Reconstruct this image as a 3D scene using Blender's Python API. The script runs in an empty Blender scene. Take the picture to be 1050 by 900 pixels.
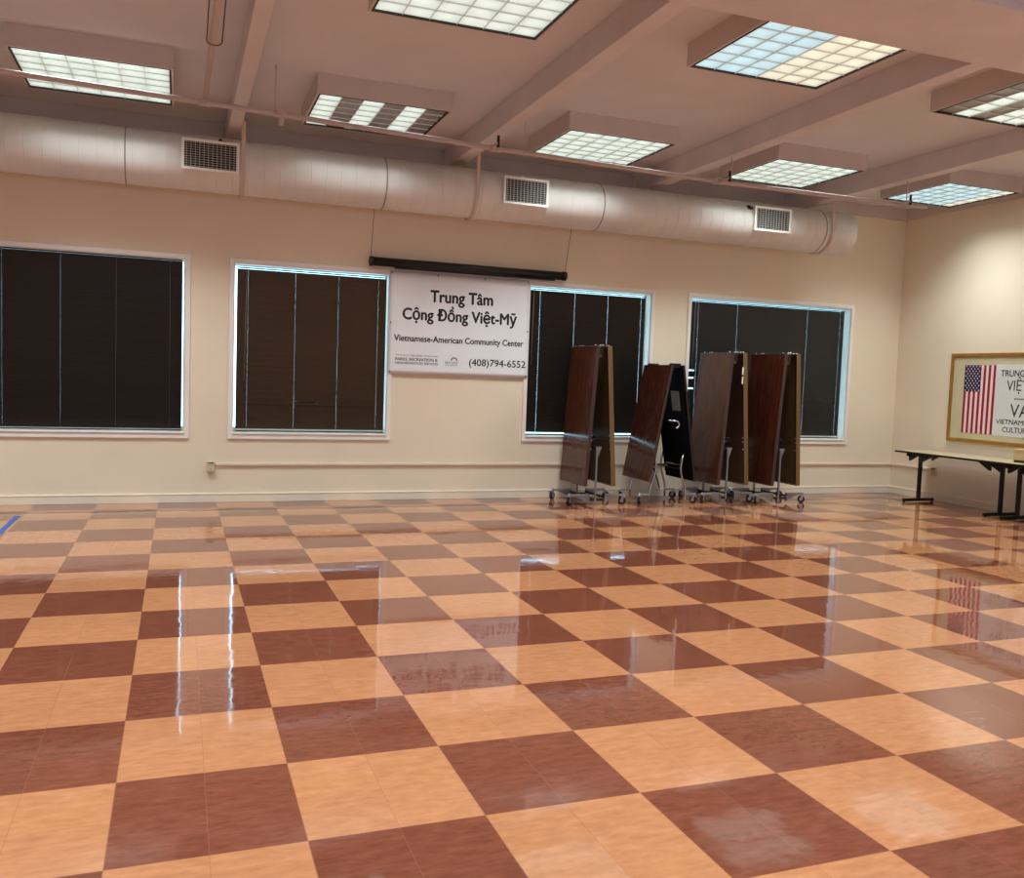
import bpy, bmesh, math, random
from mathutils import Vector, Matrix
random.seed(7)
C = bpy.context.scene.collection
# ------------------------------------------------------------------ dimensions (metres)
CELL = 0.6096
W = 7.752            # inner face of the wall with the windows (y)
RW = 10.278          # inner face of the right wall (x)
LW, FW = -8.0, -9.0  # left wall, wall behind the photographer
CEIL = 4.20
ZB = 3.97            # underside of beams
ZL = 4.02            # underside of light boxes

def lin(c):
    c /= 255.0
    return c/12.92 if c <= 0.04045 else ((c+0.055)/1.055)**2.4
def rgb(r, g, b): return (lin(r), lin(g), lin(b), 1.0)

# ------------------------------------------------------------------ materials
class N:
    """tiny helper around a node tree"""
    def __init__(s, name):
        s.m = bpy.data.materials.new(name); s.m.use_nodes = True
        s.t = s.m.node_tree; s.n = s.t.nodes; s.l = s.t.links
        s.bsdf = s.n['Principled BSDF']; s.out = s.n['Material Output']
    def new(s, typ, **kw):
        o = s.n.new(typ)
        for k, v in kw.items(): setattr(o, k, v)
        return o
    def put(s, sock, v):
        if hasattr(v, 'is_output') or isinstance(v, bpy.types.NodeSocket): s.l.new(v, sock)
        else: sock.default_value = v
    def math(s, op, a, b=0.0, c=0.0):
        o = s.new('ShaderNodeMath', operation=op)
        s.put(o.inputs[0], a); s.put(o.inputs[1], b); s.put(o.inputs[2], c)
        return o.outputs[0]
    def mix(s, f, a, b):
        o = s.new('ShaderNodeMix', data_type='RGBA')
        s.put(o.inputs[0], f); s.put(o.inputs[6], a); s.put(o.inputs[7], b)
        return o.outputs[2]
    def coord(s, scale=(1,1,1), kind='Object'):
        t = s.new('ShaderNodeTexCoord'); mp = s.new('ShaderNodeMapping')
        s.l.new(t.outputs[kind], mp.inputs[0]); mp.inputs['Scale'].default_value = scale
        return mp.outputs[0]
    def noise(s, vec, scale=5, detail=3, rough=.5):
        o = s.new('ShaderNodeTexNoise'); s.put(o.inputs['Vector'], vec)
        o.inputs['Scale'].default_value = scale; o.inputs['Detail'].default_value = detail
        o.inputs['Roughness'].default_value = rough
        return o.outputs[0]
    def ramp(s, f, p0, p1):
        o = s.new('ShaderNodeMapRange'); s.put(o.inputs[0], f)
        o.inputs[1].default_value = p0; o.inputs[2].default_value = p1
        return o.outputs[0]
    def bump(s, h, strength=.1, dist=.01, normal=None):
        o = s.new('ShaderNodeBump'); s.put(o.inputs['Height'], h)
        o.inputs['Strength'].default_value = strength; o.inputs['Distance'].default_value = dist
        if normal is not None: s.put(o.inputs['Normal'], normal)
        return o.outputs[0]
    def set(s, **kw):
        for k, v in kw.items():
            s.put(s.bsdf.inputs[k.replace('_', ' ')], v)
        return s

def paint(name, col, rough=.6, var=.05, scale=3.0, bump=0.0, metal=0.0, spec=.5):
    k = N(name); c = k.coord()
    f = k.noise(c, scale, 4)
    dark = tuple(x*(1-2*var) for x in col[:3])+(1,)
    lite = tuple(min(1, x*(1+2*var)) for x in col[:3])+(1,)
    k.set(Base_Color=k.mix(k.ramp(f, .3, .7), dark, lite), Roughness=rough, Metallic=metal, Specular_IOR_Level=spec)
    if bump: k.set(Normal=k.bump(k.noise(c, 60, 3), bump, .004))
    return k.m

M = {}
M['wall'] = paint('peach wall paint', rgb(240, 224, 196), .55, .015, 1.2, .12)
M['wall_plain'] = paint('pale grey wall paint', rgb(140, 152, 170), .6, .015, 1.2)
M['ceil'] = paint('pinkish ceiling paint', rgb(210, 209, 211), .7, .02, 1.5, .08)
M['beam'] = paint('beam paint', rgb(212, 206, 205), .6, .03, 2.5, .1)
M['boxpaint'] = paint('light box paint', rgb(202, 190, 182), .6, .02, 2.0, .05)
M['crown'] = paint('crown board paint', rgb(204, 192, 184), .6, .02, 2.0, .05)
M['base'] = paint('baseboard paint', rgb(240, 226, 202), .5, .03, 2.0)
M['trim'] = paint('window trim paint', rgb(244, 238, 226), .45, .02, 2.0)
M['rail'] = paint('raceway paint', rgb(226, 202, 174), .5, .02, 2.0)
M['duct'] = paint('off white duct paint', rgb(222, 217, 208), .42, .03, 1.8, .03)
M['seam'] = paint('darker duct joint paint', rgb(150, 138, 125), .5, .03)  # joint bands are a darker tone than the duct
M['grille'] = paint('white grille enamel', rgb(238, 234, 222), .4, .01)
M['blade'] = paint('grille blade grey', rgb(196, 194, 184), .4, .02)
M['duct_shade'] = paint('dark duct inside shade', rgb(28, 27, 25), .8, .05)
M['black'] = paint('matt black', rgb(16, 15, 15), .5, .05)
M['blackmetal'] = paint('black powder coat', rgb(14, 13, 13), .4, .05)
M['screen'] = paint('screen case black', rgb(14, 13, 13), .35, .05)
M['wire'] = paint('thin dark wire', rgb(105, 85, 72), .5, .02)
M['pipe'] = paint('painted pipe', rgb(192, 176, 168), .5, .03, 4)
M['strap'] = paint('hanger strap paint', rgb(206, 186, 168), .5, .03, 4)
M['head'] = paint('sprinkler head dark metal', rgb(40, 34, 30), .4, .03, metal=.6)
M['banner'] = paint('white vinyl banner', rgb(240, 241, 240), .5, .015, 2.5)
M['ink'] = paint('black ink', rgb(22, 21, 22), .6, .02)
M['greyink'] = paint('grey ink', rgb(140, 138, 134), .6, .02)
M['darkgrey'] = paint('dark grey ink', rgb(70, 70, 70), .6, .02)
M['greenink'] = paint('dark green ink', rgb(28, 62, 44), .6, .02)
M['gold'] = paint('gold frame lacquer', rgb(176, 128, 52), .35, .08, 6, metal=.35)
M['mat'] = paint('pale green mat board', rgb(208, 196, 156), .7, .02)
M['paper'] = paint('white paper', rgb(226, 224, 216), .6, .01)
M['red'] = paint('flag red', rgb(160, 24, 42), .6, .02)
M['white'] = paint('flag white', rgb(240, 214, 208), .6, .01)
M['navy'] = paint('flag navy', rgb(28, 28, 68), .6, .02)
M['chrome'] = paint('worn chrome', rgb(190, 190, 190), .22, .05, 8, metal=.95)
M['steel'] = paint('grey galvanised steel', rgb(150, 150, 152), .4, .06, 8, metal=.6)
M['darksteel'] = paint('dark steel', rgb(52, 50, 48), .4, .05, 8, metal=.6)
M['rubber'] = paint('black rubber', rgb(18, 18, 18), .6, .03)
M['hub'] = paint('caster hub', rgb(196, 196, 200), .3, .03, metal=.7)
M['underside'] = paint('brown table underside', rgb(82, 56, 24), .5, .08, 4)
M['tan_edge'] = paint('tan table edge', rgb(112, 86, 48), .45, .04, 4)
M['dark_edge'] = paint('dark walnut edge', rgb(64, 44, 40), .3, .04, 4)
M['black_under'] = paint('black table underside', rgb(9, 8, 8), .8, .05, 4, spec=.08)
M['laminate_top'] = paint('beige laminate', rgb(196, 176, 138), .3, .04, 5)
M['cardboard'] = paint('tan carton', rgb(206, 178, 128), .7, .03, 4)
M['maroon'] = paint('dark maroon band', rgb(58, 24, 24), .5, .04)
M['teal'] = paint('teal plastic', rgb(24, 84, 104), .35, .04)
M['paleblue'] = paint('pale blue plastic', rgb(150, 190, 206), .4, .03)
M['tape'] = paint('blue masking tape', rgb(48, 86, 150), .6, .04, 8)
M['outlet'] = paint('ivory outlet', rgb(206, 196, 156), .45, .02)
M['outlet_dark'] = paint('outlet slots', rgb(50, 44, 34), .5, .02)
M['cord'] = paint('ladder cord grey', rgb(120, 118, 112), .7, .03)
M['wand'] = paint('clear wand plastic', rgb(130, 112, 88), .3, .03)
M['tag'] = paint('paper tag', rgb(176, 164, 150), .7, .03)

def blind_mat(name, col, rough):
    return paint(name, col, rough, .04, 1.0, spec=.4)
BL = [blind_mat('black slat enamel', rgb(25, 22, 18), .42), blind_mat('slat enamel with brown reflected tint', rgb(68, 52, 34), .42),
      blind_mat('slat enamel with faint reflected tint', rgb(36, 31, 26), .42), blind_mat('slat enamel with grey reflected tint', rgb(50, 51, 49), .42)]  # differences in reflected light are put into each blind's slat colour

# mahogany wood-grain laminate (grain runs along the length of the folded top: z)
def wood(name, a, b, rough=.16):
    k = N(name)
    v = k.coord((22, 22, .45)); f = k.noise(v, 2.2, 6, .65)
    v2 = k.coord((80, 80, .7)); g = k.noise(v2, 3.0, 3)
    h = k.math('ADD', k.math('MULTIPLY', f, .7), k.math('MULTIPLY', g, .3))
    k.set(Base_Color=k.mix(k.ramp(h, .36, .64), a, b), Roughness=rough, Specular_IOR_Level=.5)
    return k.m
M['mahogany'] = wood('red mahogany laminate', rgb(46, 20, 13), rgb(92, 45, 27))
M['mahogany_light'] = wood('brown mahogany laminate', rgb(56, 26, 18), rgb(96, 54, 34))

# checkerboard of 2 ft squares, each made of four 1 ft vinyl tiles
def floor_mat():
    k = N('checkered vinyl tile'); t = k.new('ShaderNodeTexCoord'); sp = k.new('ShaderNodeSeparateXYZ')
    k.l.new(t.outputs['Object'], sp.inputs[0]); x, y = sp.outputs[0], sp.outputs[1]
    fx = k.math('DIVIDE', x, CELL); fy = k.math('DIVIDE', y, CELL)
    par = k.math('FLOORED_MODULO', k.math('ADD', k.math('FLOOR', fx), k.math('FLOOR', fy)), 2.0)   # 0 = dark
    tx = k.math('FLOOR', k.math('MULTIPLY', fx, 2)); ty = k.math('FLOOR', k.math('MULTIPLY', fy, 2))
    cmb = k.new('ShaderNodeCombineXYZ'); k.put(cmb.inputs[0], tx); k.put(cmb.inputs[1], ty)
    wn = k.new('ShaderNodeTexWhiteNoise', noise_dimensions='3D'); k.put(wn.inputs['Vector'], cmb.outputs[0])
    vec = k.coord((1, 3.2, 1))
    off = k.new('ShaderNodeVectorMath', operation='MULTIPLY_ADD')
    k.put(off.inputs[0], cmb.outputs[0]); off.inputs[1].default_value = (3.7, 5.1, 0); k.put(off.inputs[2], vec)
    st = k.noise(off.outputs[0], 9, 6, .68)
    st2 = k.noise(k.coord((1, 1, 1)), 1.4, 3)
    streak = k.ramp(st, .32, .68)
    light = k.mix(streak, rgb(158, 104, 69), rgb(182, 124, 85))
    dark = k.mix(streak, rgb(98, 52, 36), rgb(122, 69, 51))
    col = k.mix(par, dark, light)
    hsv = k.new('ShaderNodeHueSaturation'); k.put(hsv.inputs['Color'], col)
    val = k.math('ADD', .93, k.math('ADD', k.math('MULTIPLY', wn.outputs[0], .08), k.math('MULTIPLY', st2, .1)))
    k.put(hsv.inputs['Value'], val)
    # joints: every foot, a little stronger at the 2 ft lines
    def joint(f, width):
        fr = k.math('ABSOLUTE', k.math('SUBTRACT', f, k.math('ROUND', f)))
        return k.math('LESS_THAN', fr, width)
    j1 = k.math('MAXIMUM', joint(fx, .0032), joint(fy, .0032))
    f2x = k.math('MULTIPLY', fx, 2); f2y = k.math('MULTIPLY', fy, 2)
    j2 = k.math('MAXIMUM', joint(f2x, .0045), k.math('MULTIPLY', joint(f2y, .0035), .45))
    jj = k.math('MAXIMUM', k.math('MULTIPLY', j1, .45), k.math('MULTIPLY', j2, .4))
    seamcol = k.mix(par, rgb(136, 94, 72), rgb(122, 76, 48))
    base = k.mix(jj, hsv.outputs[0], seamcol)
    # every tile lies a hair out of level, plus a slow wax ripple
    vs = k.new('ShaderNodeVectorMath', operation='SUBTRACT'); k.put(vs.inputs[0], wn.outputs[1]); vs.inputs[1].default_value = (.5, .5, .5)
    vm = k.new('ShaderNodeVectorMath', operation='MULTIPLY'); k.put(vm.inputs[0], vs.outputs[0]); vm.inputs[1].default_value = (.006, .006, 0)
    ge = k.new('ShaderNodeNewGeometry')
    va = k.new('ShaderNodeVectorMath', operation='ADD'); k.put(va.inputs[0], ge.outputs['Normal']); k.put(va.inputs[1], vm.outputs[0])
    vn = k.new('ShaderNodeVectorMath', operation='NORMALIZE'); k.put(vn.inputs[0], va.outputs[0])
    wave = k.noise(k.coord((1, 1, 1)), 10, 1.0, .4)
    nrm = k.bump(wave, .07, .006, vn.outputs[0])
    scuff = k.noise(k.coord((2, 2, 1)), 3, 5, .6)
    rough = k.math('ADD', .03, k.math('MULTIPLY', k.ramp(scuff, .35, .75), .06))
    k.set(Base_Color=base, Roughness=rough, Normal=nrm, Specular_IOR_Level=.66)
    return k.m
M['floor'] = floor_mat()

def emit_lens(name, col, strength):
    """prismatic lens: each 20 cm cell is brightest at its centre, like the moulded cups of the louver"""
    k = N(name); t = k.new('ShaderNodeTexCoord'); sp = k.new('ShaderNodeSeparateXYZ')
    k.l.new(t.outputs['Object'], sp.inputs[0])
    nz = k.noise(k.coord((1, 1, 1)), 7, 2)
    g = k.new('ShaderNodeSeparateXYZ'); k.l.new(t.outputs['Generated'], g.inputs[0])
    cx_ = k.math('ABSOLUTE', k.math('SINE', k.math('MULTIPLY', g.outputs[0], 6*math.pi)))
    cy_ = k.math('ABSOLUTE', k.math('SINE', k.math('MULTIPLY', g.outputs[1], 6*math.pi)))
    cup = k.math('MULTIPLY', k.math('POWER', cx_, .6), k.math('POWER', cy_, .6))
    s = k.math('MULTIPLY', strength, k.math('ADD', .38, k.math('ADD', k.math('MULTIPLY', cup, .42), k.math('MULTIPLY', nz, .5))))
    k.set(Base_Color=(.6, .6, .6, 1), Roughness=.4, Emission_Color=col, Emission_Strength=s)
    return k.m
M['lens'] = emit_lens('lit lens neutral', rgb(214, 238, 228), .86)
M['lens_cool'] = emit_lens('lit lens cool', rgb(176, 230, 242), .9)
M['lens_warm'] = emit_lens('lit lens warm', rgb(236, 240, 214), .86)
M['lens_off'] = paint('unlit lens aluminium', rgb(150, 150, 144), .3, .1, 12, metal=.5)
M['louver'] = paint('pale louver', rgb(226, 234, 230), .5, .02)
M['rim'] = paint('dark gasket', rgb(40, 34, 32), .6, .03)

def glass():
    k = N('window glass')
    tr = k.new('ShaderNodeBsdfTransparent'); gl = k.new('ShaderNodeBsdfGlossy'); gl.inputs['Roughness'].default_value = .03
    tr.inputs['Color'].default_value = (.93, .97, .96, 1)
    fr = k.new('ShaderNodeFresnel'); fr.inputs[0].default_value = 1.5
    mx = k.new('ShaderNodeMixShader'); k.l.new(fr.outputs[0], mx.inputs[0]); k.l.new(tr.outputs[0], mx.inputs[1]); k.l.new(gl.outputs[0], mx.inputs[2])
    k.l.new(mx.outputs[0], k.out.inputs[0])
    return k.m
M['glass'] = glass()

# ------------------------------------------------------------------ mesh helpers
class B:
    def __init__(s): s.b = bmesh.new(); s.mi = 0
    def face(s, pts):
        f = s.b.faces.new([s.b.verts.new(p) for p in pts]); f.material_index = s.mi; return f
    def box(s, x0, x1, y0, y1, z0, z1):
        v = [s.b.verts.new((x, y, z)) for x in (x0, x1) for y in (y0, y1) for z in (z0, z1)]
        for q in ((0,1,3,2), (4,6,7,5), (0,4,5,1), (2,3,7,6), (0,2,6,4), (1,5,7,3)):
            s.b.faces.new([v[i] for i in q]).material_index = s.mi
        return s
    def hexa(s, bot, top):
        v = [s.b.verts.new(p) for p in list(bot)+list(top)]; n = len(bot)
        s.b.faces.new(v[:n][::-1]).material_index = s.mi; s.b.faces.new(v[n:]).material_index = s.mi
        for i in range(n):
            j = (i+1) % n
            s.b.faces.new((v[i], v[j], v[n+j], v[n+i])).material_index = s.mi
        return s
    def tube(s, pts, r, seg=10, cap=True):
        """round bar through the points; r a number or one per point"""
        pts = [Vector(p) for p in pts]; n = len(pts)
        rs = [r]*n if not hasattr(r, '__len__') else r
        rings = []; prev = None
        for i, p in enumerate(pts):
            t = (pts[min(i+1, n-1)]-pts[max(i-1, 0)]).normalized()
            if prev is None:
                a = Vector((0, 0, 1)) if abs(t.z) < .9 else Vector((1, 0, 0))
                u = t.cross(a).normalized()
            else:
                u = (prev-t*prev.dot(t)).normalized()
            prev = u; w = t.cross(u)
            rings.append([s.b.verts.new(p+(u*math.cos(2*math.pi*k/seg)+w*math.sin(2*math.pi*k/seg))*rs[i]) for k in range(seg)])
        for a, c in zip(rings, rings[1:]):
            for k in range(seg):
                f = s.b.faces.new((a[k], a[(k+1) % seg], c[(k+1) % seg], c[k])); f.smooth = True; f.material_index = s.mi
        if cap:
            s.b.faces.new(rings[0][::-1]).material_index = s.mi; s.b.faces.new(rings[-1]).material_index = s.mi
        return s
    def build(s, name, mats, parent=None, bevel=0, loc=None):
        me = bpy.data.meshes.new(name)
        bmesh.ops.recalc_face_normals(s.b, faces=s.b.faces[:])
        s.b.to_mesh(me); s.b.free()
        for m in (mats if isinstance(mats, (list, tuple)) else [mats]): me.materials.append(m)
        o = bpy.data.objects.new(name, me); C.objects.link(o)
        if parent is not None: o.parent = parent
        if loc: o.location = loc
        if bevel:
            md = o.modifiers.new('bevel', 'BEVEL'); md.width = bevel; md.segments = 2; md.limit_method = 'ANGLE'
        return o

def tag(o, label, cat, group=None, kind=None):
    o['label'] = label; o['category'] = cat
    if group: o['group'] = group
    if kind: o['kind'] = kind
    return o
def thing(name, loc, label, cat, group=None):
    o = bpy.data.objects.new(name, None); o.empty_display_size = .1; C.objects.link(o); o.location = loc
    return tag(o, label, cat, group)
def struct(o, label, cat):
    return tag(o, label, cat, None, 'structure')

def text_mesh(name, s, mat, parent, to_world, x0, x1, z0, cap, bold=0.0, depth=.0012):
    """lettering as thin raised ink: s fills x0..x1 on the sheet, capitals are `cap` tall above z0"""
    cu = bpy.data.curves.new(name, 'FONT'); cu.body = s; cu.size = 1; cu.offset = 0; cu.extrude = 0; cu.resolution_u = 3
    ob = bpy.data.objects.new(name, cu); C.objects.link(ob)
    dg = bpy.context.evaluated_depsgraph_get(); me = bpy.data.meshes.new_from_object(ob.evaluated_get(dg))
    bpy.data.objects.remove(ob); bpy.data.curves.remove(cu)
    xs = [v.co.x for v in me.vertices]; a, b = min(xs), max(xs)
    sx = (x1-x0)/(b-a); sy = cap/CAPH
    bm = bmesh.new(); bm.from_mesh(me)
    r = bmesh.ops.extrude_face_region(bm, geom=bm.faces[:])
    top = [g for g in r['geom'] if isinstance(g, bmesh.types.BMVert)]
    for v in top: v.co.z = 1.0
    if bold:
        base = bm.copy(); me2 = bpy.data.meshes.new('t'); base.to_mesh(me2); base.free()
        for ox, oy in ((bold, 0), (-bold, 0), (0, bold*.8), (0, -bold*.8)):
            k0 = len(bm.verts); bm.from_mesh(me2); bm.verts.ensure_lookup_table()
            for v in bm.verts[k0:]: v.co.x += ox; v.co.y += oy; v.co.z *= 1-.05*abs(oy)/bold
        bpy.data.meshes.remove(me2)
    for v in bm.verts:
        v.co = to_world(x0+(v.co.x-a)*sx, z0+v.co.y*sy, depth*(v.co.z > .5))
    bmesh.ops.recalc_face_normals(bm, faces=bm.faces[:])
    bm.to_mesh(me); bm.free(); me.name = name
    me.materials.clear(); me.materials.append(mat)
    for p in me.polygons: p.material_index = 0
    o = bpy.data.objects.new(name, me); C.objects.link(o); o.parent = parent
    return o
def cap_height():
    cu = bpy.data.curves.new('probe', 'FONT'); cu.body = 'H'; cu.size = 1
    ob = bpy.data.objects.new('probe', cu); C.objects.link(ob)
    me = bpy.data.meshes.new_from_object(ob.evaluated_get(bpy.context.evaluated_depsgraph_get()))
    h = max(v.co.y for v in me.vertices)
    bpy.data.objects.remove(ob); bpy.data.curves.remove(cu); bpy.data.meshes.remove(me)
    return h
CAPH = cap_height()

# ------------------------------------------------------------------ room shell
b = B(); b.box(LW, RW, FW, W, -.1, 0)
struct(b.build('floor', M['floor']), 'glossy floor of tan and brown checkered vinyl squares', 'floor')
b = B(); b.box(LW-.2, RW+.2, FW-.2, W+.2, CEIL, CEIL+.2)
struct(b.build('ceiling', M['ceil']), 'dull pinkish painted ceiling above the beams', 'ceiling')
WINS = [(-2.50, .262), (.775, 2.540), (4.340, 6.070), (6.683, 9.360)]
WZ0, WZ1 = .785, 2.70
b = B(); y0, y1 = W, W+.2
edges = [LW-.2]+[e for w in WINS for e in w]+[RW+.2]
for i in range(0, len(edges), 2): b.box(edges[i], edges[i+1], y0, y1, 0, CEIL)
for w in WINS:
    b.box(w[0], w[1], y0, y1, 0, WZ0); b.box(w[0], w[1], y0, y1, WZ1, CEIL)
struct(b.build('wall_back', M['wall']), 'long peach wall with four windows behind the folded tables', 'wall')
b = B(); b.box(RW, RW+.2, FW, W, 0, CEIL)
struct(b.build('wall_right', M['wall']), 'peach side wall on the right behind the framed poster', 'wall')
b = B(); b.box(LW-.2, LW, FW, W, 0, CEIL)
struct(b.build('wall_left', M['wall_plain']), 'pale grey side wall beyond the left edge of view', 'wall')
b = B(); b.box(LW-.2, RW+.2, FW-.2, FW, 0, CEIL)
struct(b.build('wall_front', M['wall_plain']), 'pale grey wall behind the photographer', 'wall')

b = B(); b.box(LW, RW, W-.015, W, 0, .088); b.box(LW, RW, W-.019, W, .088, .1)
struct(b.build('baseboard_back', M['base'], bevel=.003), 'cream baseboard along the window wall', 'baseboard')
b = B(); b.box(RW-.015, RW, FW, W-.02, 0, .088); b.box(RW-.019, RW, FW, W-.02, .088, .1)
struct(b.build('baseboard_right', M['base'], bevel=.003), 'cream baseboard along the right wall', 'baseboard')
b = B(); b.box(LW, RW, W-.05, W, 4.04, CEIL)
struct(b.build('trim_1', M['crown'], bevel=.004), 'painted crown board at the top of the window wall', 'trim')
b = B(); b.box(RW-.05, RW, FW, W-.05, 4.04, CEIL)
struct(b.build('trim_2', M['crown'], bevel=.004), 'painted crown board at the top of the right wall', 'trim')

# beams running towards the window wall, and the wide girder they meet
beam_say = ['painted ceiling beam beyond the left edge of view', 'painted ceiling beam left of the leftmost ceiling light',
            'narrow painted ceiling beam running back to the left duct grille', 'painted ceiling beam running back to the middle duct grille',
            'painted ceiling beam running back towards the right duct grille', 'painted ceiling beam nearest the right wall']
for (x0, x1), say in zip([(-4.40, -4.25), (-1.90, -1.76), (.655, .78), (3.135, 3.29), (5.69, 5.86), (8.06, 8.22)], beam_say):
    b = B(); b.box(x0, x1, 2.37, W-.05, ZB, CEIL)
    struct(b.build('ceiling_beam', M['beam'], bevel=.006), say, 'beam')
b = B(); b.box(LW, RW, 1.56, 2.37, ZB-.004, CEIL); b.box(LW, RW, 1.50, 1.56, 4.06, CEIL)
struct(b.build('ceiling_girder', M['beam'], bevel=.006), 'wide painted girder crossing the ceiling at the top right', 'beam')

# ------------------------------------------------------------------ windows and blinds
win_say = ['wide white-trimmed window at the left edge of the wall', 'white-trimmed window left of the banner',
           'white-trimmed window right of the banner', 'wide white-trimmed window nearest the right corner']
blind_say = ['closed black venetian blind in the leftmost window', 'closed dark venetian blind left of the banner, one slat line bent near the bottom',
             'closed dark venetian blind right of the banner behind the first folded table', 'closed dark venetian blind nearest the right corner, behind the two upright tables']
CORDS = [[-2.08, -1.53, -.982, -.44, .104], [.93, 1.455, 1.949, 2.42], [4.50, 4.982, 5.457, 5.947], [6.83, 7.455, 8.636, 9.215]]
for i, (x0, x1) in enumerate(WINS):
    e = thing('window_%d' % (i+1), ((x0+x1)/2, W, WZ0), win_say[i], 'window'); e['kind'] = 'structure'
    cx = (x0+x1)/2; hw = (x1-x0)/2; H = WZ1-WZ0; t = .052
    b = B()
    b.box(-hw-t, -hw, -.022, 0, -t-.01, H+t); b.box(hw, hw+t, -.022, 0, -t-.01, H+t)
    b.box(-hw, hw, -.022, 0, H, H+t); b.box(-hw, hw, -.022, 0, -t-.01, 0)
    b.build('casing', M['trim'], e, .004)
    b = B()
    b.box(-hw, -hw+.008, 0, .19, 0, H); b.box(hw-.008, hw, 0, .19, 0, H); b.box(-hw+.008, hw-.008, 0, .19, H-.008, H)
    b.build('jamb', M['trim'], e)
    b = B(); b.box(-hw, hw, -.034, .19, -.006, .010); b.build('sill', M['trim'], e, .004)
    gr = (.021, .014, .052, .066)[i]; topg = (.0, .027, .027, .026)[i]; subg = (.002, .005, .005, .003)[i]; gl = (.009, .026, .010, .026)[i]; sb = (.064, .064, .034, .064)[i]; cg = (.00012, .00022, .0006, .0004)[i]
    b = B()
    for a in (-hw+.008, hw-.016): b.box(a, a+.008, .13, .165, .01, H-.008)
    b.box(-hw+.016, hw-.016, .13, .165, .01, sb); b.box(-hw+.016, hw-.016, .13, .165, H-.018, H-.008)
    b.build('sash', M['trim'], e)
    b = B(); b.box(-hw+.016, hw-.016, .145, .149, sb, H-.018); b.build('glass_pane', M['glass'], e)
    # blind
    bl = thing('venetian_blind', (cx, W+.045, WZ0), blind_say[i], 'blind', None)
    bl0 = -(hw-.008-gl); bl1 = hw-.008-gr; bw = -bl0
    b = B(); b.box(bl0, bl1, -.014, .014, H-.008-topg-.014, H-.008-topg); b.build('headrail', M['black'], bl, .002)
    cords = [c-cx for c in CORDS[i]]
    cuts = [bl0]+cords+[bl1]; ztop = H-.008-topg-.014-subg-.0125
    pitch = .0205; n = int((ztop-.050)/pitch)+1
    b = B(); rnd = random.Random(i)
    def slat(b, xa, xb, z, tilt, sag=0.0):
        ca, sa = math.cos(tilt), math.sin(tilt); hwid = .0128
        ring = []
        for u, bow in ((-1, 0), (-.35, .0014), (.35, .0014), (1, 0)):
            yy = u*hwid*ca-bow*sa; zz = u*hwid*sa+bow*ca
            ring.append((-yy, zz))
        for (ya, za), (yb, zb_) in zip(ring, ring[1:]):
            f = b.face([(xa, ya, z+za+sag), (xb, ya, z+za), (xb, yb, z+zb_), (xa, yb, z+zb_+sag)]); f.smooth = True
    for kk in range(n):
        z = ztop-pitch*kk
        base_tilt = math.radians(74)
        for ci in range(len(cuts)-1):
            xa = cuts[ci]+(cg if ci else 0); xb = cuts[ci+1]-(cg if ci < len(cuts)-2 else 0)
            tl = base_tilt+math.radians(rnd.uniform(-1.6, 1.6))
            zw = z+WZ0
            if i == 1 and abs(zw-1.125) < .0102:            # slats left partly open along one line
                tl = math.radians(61)
                if ci == 2: tl = math.radians(51)
            if i == 1 and ci == 2 and abs(zw-1.150) < .0102:
                slat(b, xa+.0, xa+.02, z, tl); slat(b, xa+.26, xb, z, tl); tl = math.radians(47)
                slat(b, xa+.02, xa+.26, z, tl); continue
            if i == 3 and ci == 0 and min(abs(zw-q) for q in (1.465, 1.603, 1.708)) < .0102:
                slat(b, xa+.085, xb, z, tl); slat(b, xa, xa+.085, z, math.radians(15)); continue
            slat(b, xa, xb, z, tl)
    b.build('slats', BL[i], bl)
    b = B(); b.box(bl0, bl1, -.009, .009, .022, .034); b.build('bottom_rail', M['black'], bl, .002)
    for c in cords:
        b = B(); b.tube([(c+.0006, -.0165, H-.05), (c+.0006, -.0165, .034)], .0009, 5); b.build('ladder_cord', M['cord'], bl)
    if i != 0:
        b = B(); wx = -bw+(.10 if i == 1 else .045)
        b.tube([(wx, -.03, H-.055), (wx-.012, -.034, H-.055-(1.25 if i == 1 else .95))], .004, 6); b.build('tilt_wand', M['wand'], bl)

# ------------------------------------------------------------------ duct
dy, dz, dr = 7.15, 3.62, .278
dx0, dx1 = LW+.02, 8.64
duct = thing('air_duct', (0, dy, dz), 'big round off-white air duct hung below the ceiling along the window wall', 'duct')
def lathe_x(b, prof, seg=48):
    rings = [[b.b.verts.new((x, r*math.cos(2*math.pi*k/seg), r*math.sin(2*math.pi*k/seg))) for k in range(seg)] for x, r in prof]
    for a, c in zip(rings, rings[1:]):
        for k in range(seg):
            f = b.b.faces.new((a[k], a[(k+1) % seg], c[(k+1) % seg], c[k])); f.smooth = True; f.material_index = b.mi
    return rings
b = B(); prof = []; x = dx0
while x < dx1-.42:
    prof += [(x, dr), (x+.003, dr), (x+.143, dr), (x+.147, dr), (x+.149, dr+.003), (x+.155, dr+.003), (x+.157, dr)]; x += .158
prof += [(x, dr), (dx1-.36, dr)]
lathe_x(b, prof); b.build('duct_body', M['duct'], duct)
b = B(); pe = [(dx1-.50, dr-.002)]; x = dx1-.5
while x < dx1-.06:
    pe += [(x, dr+.004), (x+.003, dr+.004), (x+.046, dr+.004), (x+.050, dr+.004), (x+.052, dr+.006), (x+.058, dr+.006), (x+.060, dr+.004)]; x += .062
pe += [(dx1-.02, dr+.003), (dx1, dr-.02), (dx1+.004, dr-.04)]
r_ = lathe_x(b, pe); b.b.faces.new(r_[-1]); b.build('end_cap', M['duct'], duct)
for jx in (-3.1, -.32, 2.29, 4.9, dx1-.51):
    b = B(); lathe_x(b, [(jx, dr), (jx, dr+.0055), (jx+.012, dr+.0055), (jx+.012, dr)]); b.build('joint_band', M['seam'], duct)
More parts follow.
